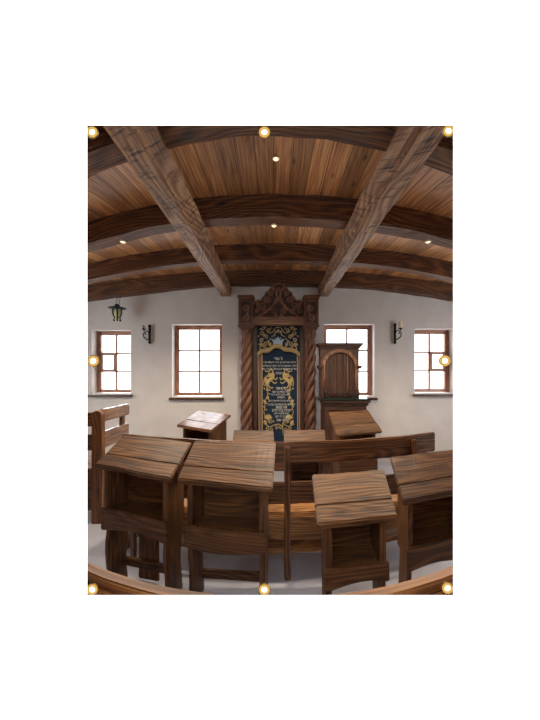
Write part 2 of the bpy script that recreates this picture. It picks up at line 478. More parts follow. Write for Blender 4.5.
# ------------------------------------------------------------------ slanted reading desks
def lerp(a, b, t): return a + (b - a) * t
def desk(name, FL, FR, BL, BR, label, cat, group, W=.6, D=.42, open_h=.33, apron=.17, mat='desk', topmat=None, support=False, thick=.042, over=.05):
    """FL.. are the upper corners of the slanted top (front is the lower edge, towards the camera)"""
    zt = (FL.z + FR.z) / 2; zb = (BL.z + BR.z) / 2
    def warp(a, b, z):
        s, t = a / W, b / D
        p = lerp(lerp(FL, FR, s), lerp(BL, BR, s), t)
        top = lerp(zt, zb, t)
        return (p.x, p.y, z * p.z / top)
    ztop = lambda b: lerp(zt, zb, b / D)
    ctr = (FL + FR + BL + BR) / 4
    root = thing(name, (ctr.x, ctr.y, 0), label, cat, group)
    top = MB(); gap = D * random.uniform(.3, .4)
    slope = lambda a, b, t: warp(a, b, ztop(b) + t)
    top.plank(0, W, 0, gap, -thick, 0, 0, .008, 14, .006, slope)
    top.plank(0, W, gap + .003, D, -thick + .004, -.004, 0, .008, 14, .006, slope)
    obj('desk_top', top, topmat or mat, root)
    zf = zt - thick
    zap = zt - thick - open_h                   # top of the front board
    for a0, a1 in ((.06, .10), (W - .10, W - .06)):
        pts = []; b0, b1 = over, D - .03
        zz = [0, .08, .16, .24, .32, .40, max(.46, zap - apron)]
        ph = random.uniform(0, 6)
        fr = [(b0 + .025 + .018 * math.sin(ph + z * 11), z) for z in zz]
        bk = [(b1 - .05 + .022 * math.sin(ph + 2 + z * 9), z) for z in zz]
        pts = fr + [(b0, zap - apron + .02), (b0, ztop(b0) - thick)] + [(b1, ztop(b1) - thick), (b1, zap - apron + .02)] + bk[::-1]
        obj('side_panel', MB().poly(pts, a0, a1, 2, warp, 'yz', .006), mat, root)
    ap = MB().plank(.045, W - .045, over - .03, over, zap - apron, zap, 0, .008, 16, .006, warp, None, lambda x, y, z, ph=random.uniform(0, 6), lo=zap - apron + .03: (x, y, z - (.022 * math.sin(x / W * 5 + ph) if z < lo else .004 * math.sin(x * 9 + ph))))
    obj('front_board', ap, mat, root)
    obj('back_panel', MB().plank(.10, W - .10, D - .07, D - .045, zap - apron, zb - thick - .05, 0, .004, 0, 0, warp), mat, root)
    obj('shelf', MB().plank(.10, W - .10, over, D - .07, zap - .06, zap - .03, 0, .004, 0, 0, warp), mat, root)
    obj('stretcher', MB().plank(.10, W - .10, D - .14, D - .10, .13, .2, 0, .006, 0, 0, warp), mat, root)
    if support:
        obj('support_board', MB().plank(.22, .42, D - .1, D - .07, .02, zap - apron + .02, 2, .01, 6, .01, warp), mat, root)
    return root
g1 = 'open-fronted slanted reading desks in the front row'
desk('reading_desk', at(94, 464, 2.42), at(171, 478, 2.2), at(124, 434, 2.72), at(192, 441, 2.54),
     'slanted reading desk with wavy legs beside the corner pew, leftmost in front', 'reading desk', g1, W=.7, open_h=.30, support=True)
desk('reading_desk', at(177, 478.5, 2.25), at(272.5, 488.5, 2.1), at(195, 439.5, 2.53), at(276, 441, 2.5),
     'slanted reading desk with open shelf, just left of the dark pew post', 'reading desk', g1, W=.7, open_h=.30)
desk('reading_desk', at(317, 523, 1.76), at(397.5, 515, 1.8), at(312, 473, 2.1), at(384, 468.5, 2.15),
     'low slanted reading desk standing in front of the long pew rail, lowest in the picture', 'reading desk', g1, W=.5, open_h=.25, apron=.12)
desk('reading_desk', at(403, 501, 2.0), Vector((1.50, 2.22, at(0, 489, 2.22).z + .02)), at(390, 456, 2.36), Vector((1.56, 2.53, 1.165)),
     'slanted reading desk turned towards the middle, cut by the right edge of the picture', 'reading desk', g1, W=.68, open_h=.30)
g2 = 'small desks behind the pew rail in front of the ark'
desk('reading_desk', at(231, 454, 3.4), at(275, 454, 3.4), at(234, 429, 3.68), at(273.5, 430, 3.68),
     'small slanted desk below the ark curtain, mostly hidden behind the second front desk', 'reading desk', g2, W=.5)
desk('reading_desk', at(283.5, 453, 3.4), at(327, 453, 3.4), at(284, 429.5, 3.68), at(324.5, 429, 3.68),
     'small slanted desk below the right twisted ark column, behind the pew rail', 'reading desk', g2, W=.5)
g3 = 'lecterns at the back wall'
desk('lectern', at(176.5, 424.5, 4.4), at(211, 430.5, 4.15), at(198.5, 410, 4.98), at(231.5, 414, 4.78),
     'wooden lectern with shiny bluish top under the window left of the ark', 'lectern', g3, W=.6, topmat='desk_glossy')
desk('lectern', at(336.5, 435, 3.92), at(382, 430, 3.98), at(328.5, 412, 4.28), at(368, 409.3, 4.34),
     'brown slanted lectern in front of the arched cupboard', 'lectern', g3, W=.6)

# ------------------------------------------------------------------ pews
def bent(fn):
    return lambda x, d, z: (x, fn(x) + d, z)
def pew_mid():
    fy = lambda x: 2.63 + .155 * x * x
    w = bent(fy)
    t = thing('pew', (0, 2.8, 0), 'long curved wooden pew with a broad back rail behind the front row of desks', 'pew')
    obj('back_rail', MB().plank(-1.52, 1.64, 0, .05, .995, 1.185, 0, .01, 40, .008, w), 'pew', t)
    obj('lower_back_rail', MB().plank(-1.5, 1.6, .0, .045, .64, .83, 0, .01, 40, .008, w), 'pew', t)
    obj('seat', MB().plank(-1.5, 1.6, .08, .42, .49, .53, 0, .01, 40, .006, w), 'seat', t)
    obj('seat_board', MB().plank(-1.5, 1.6, .05, .08, .29, .51, 0, .01, 40, .006, w), 'seat', t)
    obj('foot_board', MB().plank(-1.5, 1.6, .02, .2, .19, .225, 0, .01, 40, .006, w), 'seat', t)
    for x in (-1.35, .115, 1.35):
        obj('post', MB().plank(x - .028, x + .028, -.05, -.003, 0, 1.15, 2, .008, 10, .004, w), 'pew', t)
    for x in (-1.5, 1.6):
        obj('end_panel', MB().plank(x - .02, x + .02, .052, .44, 0, .62, 2, .01, 6, .006, w), 'pew', t)
pew_mid()
def pew_near():
    fy = lambda x: .80 + .41 * x * x
    w = bent(fy); Z = 1.172
    t = thing('pew', (0, .9, 0), 'curved wooden pew back along the bottom edge, nearest pew of all', 'pew')
    obj('cap_rail', MB().plank(-1.25, 1.25, 0, .042, Z - .034, Z, 0, .006, 40, .003, w), 'pew', t)
    obj('back_board', MB().plank(-1.22, 1.22, -.012, .02, Z - .27, Z - .036, 0, .006, 40, .003, w), 'pew', t)
    for x in (-1.1, 0, 1.1):
        obj('post', MB().plank(x - .03, x + .03, .021, .06, 0, Z - .036, 2, .006, 4, .003, w), 'pew', t)
    obj('seat', MB().plank(-1.2, 1.2, .06, .4, .43, .47, 0, .008, 40, .004, w), 'pew', t)
pew_near()
def pew_corner():
    t = thing('corner_pew', (-2.3, 3.8, 0), 'corner pew with slatted backs and round-topped post under far left window', 'pew')
    px0, px1 = -2.165, -2.045
    pts = [(px0, 0), (px1, 0), (px1, 1.24)] + [(px1 - .06 + .06 * math.cos(a), 1.28 + .06 * math.sin(a)) for a in [i * PI / 8 for i in range(9)]] + [(px0, 1.24)]
    obj('post', MB().poly(pts, 3.55, 3.64, 2, None, 'xz', .008), 'pew', t)
    obj('back_rail', MB().plank(-3.6, px0 + .002, 3.58, 3.63, 1.15, 1.315, 0, .01, 8, .006), 'pew', t)
    obj('back_slat', MB().plank(-3.6, px0 + .002, 3.58, 3.62, .86, 1.05, 0, .01, 8, .006), 'pew', t)
    obj('seat', MB().plank(-3.6, px0 + .002, 3.66, 4.25, .58, .62, 0, .01, 8, .006), 'pew_glare', t)
    obj('seat_board', MB().plank(-3.6, px0 + .002, 3.62, 3.655, .12, .6, 0, .01, 8, .006), 'pew', t)
    obj('back_rail', MB().plank(-2.13, -2.075, 3.645, 4.32, 1.19, 1.345, 1, .012, 6, .006), 'pew_glare', t)
    obj('back_slat', MB().plank(-2.13, -2.085, 3.645, 4.32, .86, 1.07, 1, .012, 6, .006), 'pew_glare', t)
    obj('seat_board', MB().plank(-2.13, -2.085, 3.66, 4.32, .12, .56, 1, .012, 6, .006), 'pew', t)
    obj('post', MB().plank(-2.17, -2.132, 4.2, 4.3, 0, 1.25, 2, .008, 4, .004), 'pew', t)
pew_corner()

# ------------------------------------------------------------------ the carved ark
YA = 5.55
def A(px, py, Y=YA): return at(px, py, Y)
AC = 278.6
ark = thing('torah_ark', (A(AC, 0).x, 5.75, 0), 'tall carved wooden ark with twisted columns and dark blue curtain', 'ark')
def abox(mb, x0, x1, y0, y1, Ya, Yb, g=2, bev=.008):
    p, q = A(x0, y1), A(x1, y0)
    return mb.plank(p.x, q.x, Ya, Yb, p.z, q.z, g, bev)
def zfloor(mb, x0, x1, ytop, Ya, Yb, g=2, bev=.008):
    p, q = A(x0, 0), A(x1, ytop)
    return mb.plank(p.x, q.x, Ya, Yb, .0, q.z, g, bev)
mb = MB(); zfloor(mb, 253, 256.8, 322, 5.62, 5.96); zfloor(mb, 300.6, 304.5, 322, 5.62, 5.96)
obj('jamb', mb, 'ark_dark', ark)
obj('back_panel', zfloor(MB(), 240, 317.4, 300, 5.90, 5.965), 'ark_dark', ark)
mb = MB(); p, q = A(238, 0), A(319.4, 0); mb.plank(p.x, q.x, 5.44, 5.89, 0.0, .16, 0, .012)
obj('plinth', mb, 'ark', ark)
abox(mb := MB(), 253.6, 303.5, 317.4, 325.2, 5.50, 5.70, 0); abox(mb, 253.6, 303.5, 317.0, 318.6, 5.48, 5.52, 0, .004)
obj('lintel', mb, 'carve', ark)
# pediment
half = [(0, 282.6), (2.6, 283), (5, 284.4), (6.6, 286.4), (8.6, 288.4), (9.6, 290.2), (11.6, 291.2), (13.2, 293), (13.6, 295.2), (15.4, 296.4), (16.8, 298.4), (18.6, 300), (20.8, 299.6), (22.6, 301), (24.2, 301.2), (24.6, 317.8)]
out = [(AC + d, y) for d, y in half] + [(AC - d, y) for d, y in half[:0:-1]]
ped = obj('pediment', MB().poly([(A(x, y).x, A(x, y).z) for x, y in out], 5.56, 5.61, 0, None, 'xz', .006), 'ark_dark', ark)
cv = MB(); YC = 5.558
def P2(x, y, Y=YC): return at(x, y, Y) 
def curve(pts, n=10, Y=YC):
    """smooth path through pixel points"""
    o = []
    for i in range(len(pts) - 1):
        p0, p1, p2, p3 = pts[max(i - 1, 0)], pts[i], pts[i + 1], pts[min(i + 2, len(pts) - 1)]
        for k in range(n):
            t = k / n
            o.append(tuple(.5 * (2 * p1[j] + (p2[j] - p0[j]) * t + (2 * p0[j] - 5 * p1[j] + 4 * p2[j] - p3[j]) * t * t + (3 * p1[j] - p0[j] - 3 * p2[j] + p3[j]) * t ** 3) for j in (0, 1)))
    o.append(pts[-1])
    return [at(x, y, Y) for x, y in o]
def spiral(cx, cy, r, turns=1.5, a0=0, sgn=1, Y=YC, r1=.25):
    n = int(14 * turns); return [at(cx + lerp(r, r * r1, i / n) * math.cos(a0 + sgn * 2 * PI * turns * i / n), cy + lerp(r, r * r1, i / n) * math.sin(a0 + sgn * 2 * PI * turns * i / n), Y) for i in range(n + 1)]
for s in (-1, 1):
    X = lambda d: AC + s * d
    cv.tube(curve([(X(20), 315.5), (X(12), 311), (X(5), 304.5), (X(-1), 297), (X(-1.8), 291.5), (X(.8), 287.5)]), .02, 8, 1.0)
    cv.tube(curve([(X(d), y + .9) for d, y in half[:15]]), .015, 8, 1.0)
    for (d, y, r, a, g) in ((17, 306, 4.2, 0, 1), (11, 300, 3.6, 1, -1), (8.4, 293.5, 2.8, 2, 1), (5.5, 311, 3.4, 0, -1), (13.5, 311.8, 2.6, 3, 1), (20.8, 311, 2.6, 1, -1), (21, 304, 2, 1, 1), (5, 289, 2, 1, 1), (2.6, 300, 1.6, 2, -1), (3.2, 315, 2.0, 2, 1)):
        cv.tube(spiral(X(d), y, r, 1.5, a if s > 0 else PI - a, g * s), .0125, 6, 1.0)
        p = at(X(d), y, YC - .004); cv.ball(p, .016, .012, .016, 8)
obj('scrollwork', cv, 'carve', ped)
# capitals and twisted columns
for c0, c1 in ((238.6, 254), (303.2, 318.4)):
    mb = MB(); abox(mb, c0 + .4, c1 - .4, 299, 327, 5.47, 5.70)
    abox(mb, c0 - .5, c1 + .5, 296.4, 299.4, 5.43, 5.74, 0, .01); abox(mb, c0 - .2, c1 + .2, 325.6, 327.6, 5.45, 5.72, 0, .006); abox(mb, c0 + 1, c1 - 1, 327.4, 330, 5.48, 5.69, 0, .012)
    # raised rim round the carved field
    abox(mb, c0 + 1, c0 + 3.2, 300.6, 325, 5.445, 5.475, 2, .003); abox(mb, c1 - 3.2, c1 - 1, 300.6, 325, 5.445, 5.475, 2, .003)
    abox(mb, c0 + 3, c1 - 3, 300.6, 302.4, 5.445, 5.475, 0, .003); abox(mb, c0 + 3, c1 - 3, 323.2, 325, 5.445, 5.475, 0, .003)
    cap = obj('capital', mb, 'ark', ark)
    m = (c0 + c1) / 2; s = 1 if c0 < 270 else -1
    fm = MB(); abox(fm, c0 + 3, c1 - 3, 302, 323.5, 5.463, 5.469, 2, .001); obj('carved_field', fm, 'ark_dark', cap)
    sc = MB()
    sc.tube(spiral(m + .3 * s, 308, 3.6, 1.4, PI / 2 * s, s, 5.458), .014, 8, 1)
    sc.tube(spiral(m - .3 * s, 317.6, 3.6, 1.4, -PI / 2 * s, s, 5.458), .014, 8, 1)
    sc.tube(curve([(m + 3.4 * s, 306), (m + 1.4 * s, 312.8), (m - 3.4 * s, 319)], 8, 5.458), .013, 8, 1)
    obj('scrollwork', sc, 'carve', cap)
    cm_ = MB(); xc = A(m - (.3 if c0 > 270 else -.0), 0).x; ztop = A(0, 329.6).z; zb = .16
    t = bmesh.new(); n, hn = 40, 150; rings = []; s_ = 1
    for i in range(hn + 1):
        z = lerp(zb, ztop, i / hn); ring = []
        for kx in range(n):
            a = 2 * PI * kx / n
            ph = 2 * a - s_ * z * 2 * PI / .46
            r = .072 + .042 * abs(math.cos(ph)) ** .8
            ring.append(t.verts.new((xc + r * math.cos(a), 5.585 + r * math.sin(a), z)))
        rings.append(ring)
    for i in range(hn):
        for kx in range(n): t.faces.new((rings[i][kx], rings[i][(kx + 1) % n], rings[i + 1][(kx + 1) % n], rings[i + 1][kx]))
    t.faces.new(rings[0][::-1]); t.faces.new(rings[-1])
    for f in t.faces: f.smooth = True
    cm_._finish(t, 2, None)
    obj('twisted_column', cm_, 'ark', ark)
# curtain
YCU = 5.72
def cur(px, py, Y): return at(px, py, Y)
def curtain_fn(a, b):
    xl, xr = 257.2, 300.4; px = lerp(xl, xr, a); top = at(0, 326, YCU).z
    x = (px - CX) * YCU / F; z = lerp(top, .3, b)
    return Vector((x, YCU + .006 * math.sin(a * 19) * b + .004 * math.sin(a * 9 + b * 3), z)), (z, x)
curt = obj('curtain', MB().grid(curtain_fn, 60, 30), 'navy', ark, solid=.012)
bd = MB(); YE = YCU - .016
for x0, x1, x2, x3 in ((257.6, 262.2, 259.2, 262.6), (300.2, 297.2, 299.4, 297.6)):
    p = [at(x0, 352, YE), at(x1, 352, YE), at(x3, 470, YE), at(x2, 470, YE)]
    bd.poly([(q.x, q.z) for q in p], YE, YE + .008, 2, None, 'xz')
obj('border', bd, 'border', curt)
gb = MB()
for pts in ([(257.8, 352), (258.6, 400), (259.4, 470)], [(262, 352), (262.5, 470)], [(300.2, 352), (299.6, 470)], [(297.4, 352), (297.8, 470)]):
    gb.tube(curve(pts, 8, YE - .003), .008, 6, .5)
obj('gold_edging', gb, 'gold', curt)
# gold embroidery of the curtain
em = MB(); YG = YE - .002
def vine(pts, w=.011, n=8): em.tube(curve(pts, n, YG), w * .65, 6, .4)
def curl(cx, cy, r, turns=1.2, a0=0, sg=1, w=.009): em.tube(spiral(cx, cy, r, turns, a0, sg, YG), w * .75, 6, .4)
def leaf(x, y, ang, l=2.6, w=.016):
    c, s = math.cos(ang), math.sin(ang)
    pts = [at(x + c * l * t, y + s * l * t, YG) for t in (0, .25, .5, .75, 1)]
    em.tube(pts, [.003, w * .6, w * .75, w * .5, .002], 6, .4)
EC = 278.6
for s in (-1, 1):
    X = lambda d: EC + s * d
    ang = lambda a: a if s > 0 else PI - a
    # two beasts facing each other: body, mane, legs, wing, tail
    em.tube(curve([(X(4.6), 376), (X(7), 378.5), (X(10), 381), (X(11.8), 385)], 6, YG), [lerp(.026, .036, min(1, i / 8)) for i in range(19)], 8, .3)
    em.ball(at(X(6), 375, YG), .045, .012, .04, 10)
    for k in range(6): leaf(X(7.6), 377, ang(-2.3 + k * .42), 4.6 + (k % 2) * 1.2, .02)
    for k in range(4): leaf(X(11), 380, ang(-.9 + k * .55), 4.6, .022)
    vine([(X(5.5), 378.5), (X(2.6), 379.5), (X(1.2), 377.4)], .018); vine([(X(7), 381), (X(4), 383.4), (X(1.8), 382)], .018)
    vine([(X(11), 384), (X(8.4), 387.6), (X(5.4), 387.6)], .02); vine([(X(11.8), 385), (X(11), 389), (X(8.2), 390.4)], .018)
    vine([(X(5), 373.6), (X(7), 369.4), (X(9.6), 371.4), (X(13.6), 371)], .016)
    vine([(X(11.8), 384), (X(14.4), 385.5), (X(14.8), 381.5), (X(13.4), 377)], .012)
    # climbing vine on the edge
    vine([(X(9), 389), (X(11), 391.5), (X(11.2), 396), (X(13.8), 401), (X(13.6), 407), (X(14.6), 412), (X(12.8), 418), (X(9), 422)], .009)
    for (d, y, a) in ((11, 391, -.8), (13.6, 389.6, -1.1), (10.6, 393, 2.4), (11, 397, .9), (11, 398, 2.2), (13.4, 401, -.4), (13.2, 403, 2.8), (14, 408, -1.2), (13.6, 409, 2.6)):
        leaf(X(d), y, ang(a), 2.6, .018)
    em.ball(at(X(11), 397.6, YG), .03, .01, .03, 8); em.ball(at(X(13.6), 402, YG), .028, .01, .03, 8)
    # big fan flowers in the lower corners
    for k in range(7): leaf(X(10.5), 418.5, ang(-2.9 + k * .45), 4.6, .024)
    for k in range(5): leaf(X(12), 422, ang(-.6 + k * .5), 3.6, .022)
    curl(X(8), 421, 2.4, 1.2, ang(0), s); em.ball(at(X(10.5), 418.6, YG), .03, .012, .03, 8)
    # arms of the little tree
    vine([(X(-4.6), 436), (X(-4.2), 428), (X(-1), 424.4), (X(4), 424.8), (X(8.6), 426.8), (X(13), 424.4)] if s < 0 else [(X(4.6), 436), (X(4.2), 428), (X(4.4), 422.6), (X(6), 424.6), (X(10), 426.4), (X(15.6), 424)], .013)
    for (d, y) in ((2.2, 427), (7.5, 429.5), (11.6, 428.4)): curl(X(d), y, 2.1, 1.2, ang(1), s, .009)
    leaf(X(1.6), 421.5, ang(-2.0), 2.6); leaf(X(4.5), 422.5, ang(-1.2), 2.6)
obj('gold_embroidery', em, 'gold', curt)
# rows of white lettering
lt = MB()
ROWS = [(278.4, 358.7, 8, 'נר עמרי'), (279.4, 362.4, 33, 'אליהו אברהם בן יוסף ורעיתו שרה'), (279.4, 365.9, 34, 'לזכר נשמת הורינו היקרים שלמה'), (279.4, 369.3, 34, 'ומרים משפחת כהן יצחק ודבורה בת'), (279.2, 373, 6.4, 'לעולם'),
        (280.7, 388.4, 9.6, 'ברכת תודה'), (280.5, 391.6, 17, 'לכל הנדיבים אשר'), (280.3, 394.7, 19, 'נתנו מלבם למען היכל'), (281.2, 397.7, 7.4, 'הקודש'), (280.8, 400.9, 24.4, 'משפחות הקהילה לדורותיהן לשם'),
        (281.4, 404.3, 26.8, 'ולתפארת בית הכנסת אשר בעירנו זו'), (281.4, 407.3, 11, 'תהא נשמתם'), (281, 410.3, 17.6, 'צרורה בצרור החיים'), (281.6, 413.5, 14.5, 'שנת תשעה לפק'), (282.5, 416.7, 14.5, 'אמן כן יהי רצון'), (282, 419.6, 10.7, 'סלה ועד')]
for cx, cy, w, txt in ROWS:
    cu = bpy.data.curves.new('row', 'FONT'); cu.body = txt[::-1]; cu.extrude = .02; cu.resolution_u = 2; cu.size = 1; cu.offset = .0
    to = bpy.data.objects.new('row', cu); COL.objects.link(to)
    bpy.context.view_layer.update()
    me = bpy.data.meshes.new_from_object(to.evaluated_get(bpy.context.evaluated_depsgraph_get()))
    bpy.data.objects.remove(to); bpy.data.curves.remove(cu)
    if len(me.vertices) == 0: continue
    xs = [v.co.x for v in me.vertices]; ys = [v.co.y for v in me.vertices]
    W_ = w * YE / F; Hh = 2.5 * YE / F; c = at(cx, cy, YE)
    for v in me.vertices:
        x = (v.co.x - min(xs)) / (max(xs) - min(xs)) - .5; y = (v.co.y - min(ys)) / (max(ys) - min(ys)) - .5
        v.co = Vector((c.x + x * W_, YE - .004 - (v.co.z * .2), c.z + y * Hh))
    lt.bm.from_mesh(me); bpy.data.meshes.remove(me)
obj('lettering', lt, 'thread', curt)
# upper valance
YV = 5.68
low = [(256.8, 355.6), (259.4, 353), (262, 351.4), (266, 351.2), (269, 350.6), (271.6, 348.6), (274, 346.8), (277.8, 346.2), (281, 347.2), (283.4, 349.2), (287, 350), (291, 350.2), (294.4, 351.4), (297.4, 353.2), (300.4, 355.6)]
def valance_fn(a, b):
    px = lerp(256.9, 300.5, a); t = (px - 256.8) / 43.6 * (len(low) - 1); i = min(int(t), len(low) - 2); t -= i
    yl = lerp(low[i][1], low[i + 1][1], max(0, min(1, t)))
    p = at(px, lerp(325, yl, b), YV); p.y += .004 * math.sin(a * 23) * b
    return p, (p.z, p.x)
val = obj('valance', MB().grid(valance_fn, 56, 12), 'navy', ark, solid=.012)
fr_ = MB(); YW = YV - .014
fr_.tube(curve(low, 6, YW), .026, 8, .4); fr_.tube(curve([(x, y - 1.6) for x, y in low], 6, YW), .018, 8, .4)
for i in range(60):
    t = i / 59 * (len(low) - 1); k = min(int(t), len(low) - 2); x = lerp(low[k][0], low[k + 1][0], t - k); y = lerp(low[k][1], low[k + 1][1], t - k)
    fr_.tube([at(x, y, YW), at(x, y + 2.0 + .3 * math.sin(i * 2.3), YW)], .009, 5, .5)
obj('fringe', fr_, 'pale_gold', val)
em = MB(); YG = YV - .012
for s in (-1, 1):
    X = lambda d: 278.2 + s * d
    ang = lambda a: a if s > 0 else PI - a
    vine([(X(0), 327), (X(3.2), 328.2), (X(5.6), 332), (X(8.5), 333), (X(11.5), 331.5)], .013)
    vine([(X(0), 330.6), (X(2.6), 331.6), (X(4), 335.4), (X(7), 336.5)], .012)
    vine([(X(7), 338), (X(9.4), 341), (X(9), 345), (X(6.8), 347.4), (X(12), 348), (X(16.6), 346), (X(18.8), 349)], .012)
    for (d, y, r, a, g) in ((9.6, 329.6, 2.2, 0, 1), (14.6, 328.6, 2.2, 1, -1), (16.4, 333.6, 2.6, 2, 1), (12.2, 336.8, 2.4, 0, -1), (17.2, 340, 2.2, 1, 1), (13, 343.6, 2.6, 0, 1), (18, 345, 1.6, 0, -1), (8.6, 344, 1.6, 1, 1)):
        curl(X(d), y, r, 1.25, ang(a), g * s, .012)
    for (d, y, a) in ((6, 329, -.9), (11.6, 327.8, -.5), (17, 330, -.9), (18.6, 335.4, .6), (14.6, 338, .5), (16, 343, 1.2), (11, 340.4, 2.2), (18.4, 348, 1.8), (3, 334, 1.0), (14, 334.4, 2.4)):
        leaf(X(d), y, ang(a), 2.6, .02)
leaf(278.2, 333, -PI / 2, 5, .034); leaf(276.6, 333, -2.1, 3.6, .02); leaf(279.8, 333, -1.04, 3.6, .02)
obj('gold_embroidery', em, 'gold', val)
cr = MB()
pts = [(271.8, 339.4), (273.2, 342.6), (273.6, 345.8), (282.2, 345.8), (282.6, 342.6), (284, 339.4), (282.2, 339), (280.9, 340.6), (279.6, 338.4), (277.9, 337.8), (276.2, 338.4), (274.9, 340.6), (273.6, 339)]
cr.poly([(at(x, y, YG).x, at(x, y, YG).z) for x, y in pts[::-1]], YG - .004, YG + .006, 2, None, 'xz')
for x, y in ((272.2, 339.6), (275.2, 338.2), (277.9, 337.2), (280.6, 338.2), (283.6, 339.6)): cr.ball(at(x, y, YG), .016, .01, .016, 8)
cr.tube([at(272.8, 346.4, YG), at(283, 346.4, YG)], .012, 6, .5)
obj('crown', cr, 'silver', val)

# ------------------------------------------------------------------ arched cupboard in front of the window
YK = 5.2
def K(px, py, Y=YK): return at(px, py, Y)
cab = thing('cupboard', (K(342, 0).x, 5.3, 0), 'dark wooden cupboard with an arched panel and projecting ledge before a window', 'cupboard')
def kbox(mb, x0, x1, y0, y1, Ya, Yb, g=2, bev=.006, Yr=YK):
    p, q = K(x0, y1, Yr), K(x1, y0, Yr); return mb.plank(p.x, q.x, Ya, Yb, p.z, q.z, g, bev)
# arched body: a board with an arched field cut back
acx = 340; ar = 16.2
mb = MB(); kbox(mb, 320.8, 359, 347, 397, 5.245, 5.42)
body = obj('upper_body', mb, 'cab', cab)
arch = [(acx + ar * math.cos(a), 367.5 - ar * math.sin(a)) for a in [PI - i * PI / 20 for i in range(21)]]
outl = [(320.8, 397), (320.8, 348), (359, 348), (359, 397), (acx + ar, 397)] + arch[::-1] + [(acx - ar, 397)]
mb = MB().poly([(K(x, y).x, K(x, y).z) for x, y in outl], YK, 5.245, 2, None, 'xz')
obj('arch_frame', mb, 'cab', cab)
mb = MB(); 
mb.tube([K(x, y, YK - .004) for x, y in [(acx - ar, 394)] + arch + [(acx + ar, 394)]], .026, 8, .6)
mb.tube([K(acx + (x - acx) * 1.13, 367.5 + (y - 367.5) * 1.1, YK - .004) for x, y in arch], .014, 8, .6)
obj('arch_moulding', mb, 'carve', cab)
mb = MB()
for i in range(5):
    x0 = acx - ar + i * ar * 2 / 5; kbox(mb, x0 + .1, x0 + ar * .4 - .1, 351, 397, 5.222, 5.247, 2, .005)
obj('panel_boards', mb, 'cab', cab)
mb = MB(); kbox(mb, 347.2, 348, 353, 392, 5.212, 5.224, 2, .002); obj('closing_strip', mb, 'carve', cab)
mb = MB(); kbox(mb, 317.2, 362.8, 343.2, 345.2, 5.12, 5.425, 0, .008); kbox(mb, 318.4, 361.4, 345, 347, 5.15, 5.42, 0, .01); kbox(mb, 319.8, 360, 346.8, 348.6, 5.175, 5.415, 0, .008)
obj('cornice', mb, 'cab', cab)
for x0, x1 in ((318.4, 323.4), (356.6, 361.6)):
    mb = MB(); kbox(mb, x0, x1, 365.4, 367.4, 5.15, 5.41, 0, .006); kbox(mb, x0 + .6, x1 - .6, 367.2, 368.8, 5.17, 5.41, 0, .004)
    obj('impost', mb, 'cab', cab)
zl = at(0, 392, 5.2).z
lp = [at(322.8, 398.8, 4.86), at(371.6, 398.8, 4.86)]; lz = lp[0].z
mb = MB().plank(lp[0].x - .0, lp[1].x, 4.86, 5.425, lz - .03, lz, 0, .006)
obj('ledge', mb, 'ledge', cab)
mb = MB(); w0, w1 = lp[0].x, lp[1].x
mb.plank(w0 + .01, w1 - .01, 4.875, 5.42, lz - .075, lz - .03, 0, .008); mb.plank(w0 + .03, w1 - .03, 4.90, 5.415, lz - .12, lz - .075, 0, .012); mb.plank(w0 + .05, w1 - .06, 4.92, 5.41, lz - .2, lz - .12, 0, .006)
obj('base_moulding', mb, 'cab', cab)
obj('base_body', MB().plank(w0 + .045, w1 - .1, 4.93, 5.40, 0, lz - .2, 2, .008), 'cab', cab)
mb = MB(); gy = 5.14
za, zb_ = lz, lz + .13
mb.plank(w0 + .05, w0 + .67, gy - .012, gy + .012, zb_ - .02, zb_, 0, .004)
for i in range(14):
    x = w0 + .06 + i * .6 / 13
    mb.lathe([(.008, za), (.011, za + .03), (.006, za + .06), (.012, za + .085), (.007, zb_ - .018)], (x, gy, 0), n=8)
obj('gallery_rail', mb, 'ark_dark', cab)

# ------------------------------------------------------------------ wall lamps and hanging lantern
def sconce(px, y0, y1, dirx, label, shade):
    p = at(px, (y0 + y1) / 2, 5.95)
    t = thing('wall_sconce', (p.x, 5.99, p.z), label, 'wall lamp', 'black iron wall sconces')
    zt, zb = at(0, y0, 5.95).z, at(0, y1, 5.95).z
    mb = MB(); n = 44
    for ph in (0, PI):                                            # a twisted bar of two strands
        mb.tube([(p.x + .012 * math.cos(ph + i * .9), 5.962 + .012 * math.sin(ph + i * .9), lerp(zb, zt, i / n)) for i in range(n + 1)], .014, 6)
    mb.ball((p.x, 5.96, zt), .03, .03, .03); mb.ball((p.x, 5.96, zb), .028, .028, .03)
    obj('back_bar', mb, 'iron', t)
    mb = MB(); ex = p.x + dirx * .085; zc = lerp(zb, zt, .42)
    mb.tube([(p.x, 5.95, zc - .06), (p.x + dirx * .03, 5.93, zc - .09), (ex, 5.9, zc - .04), (ex + dirx * .012, 5.89, zc + .03), (ex - dirx * .03, 5.89, zc + .05), (ex - dirx * .035, 5.89, zc + .01)], .012, 6)
    mb.tube([(p.x, 5.95, zc + .05), (p.x + dirx * .04, 5.92, zc + .09), (ex, 5.9, zc + .06), (ex, 5.9, zc + .12)], .011, 6)
    mb.lathe([(.012, zc + .1), (.036, zc + .115), (.04, zc + .13), (.03, zc + .132)], (ex, 5.9, 0), n=12)
    obj('scroll_arm', mb, 'iron', t)
    if shade:
        obj('glass_shade', MB().lathe([(.03, zc + .132), (.038, zc + .16), (.04, zc + .23), (.046, zc + .25), (.036, zc + .25)], (ex, 5.9, 0), n=14), 'cream', t)
    else:
        mb = MB().tube([(ex - .02, 5.9, zc + .135), (ex + .01, 5.9, zc + .165), (ex - .015, 5.9, zc + .19), (ex - .03, 5.9, zc + .17)], .012, 6); obj('empty_cup', mb, 'iron', t)
sconce(149.4, 326, 342.5, -1, 'black twisted iron wall sconce without shade, left of the ark', False)
sconce(395.2, 324.5, 342.5, 1, 'black iron wall sconce with cream glass shade, right of the ark', True)
YL = 5.72
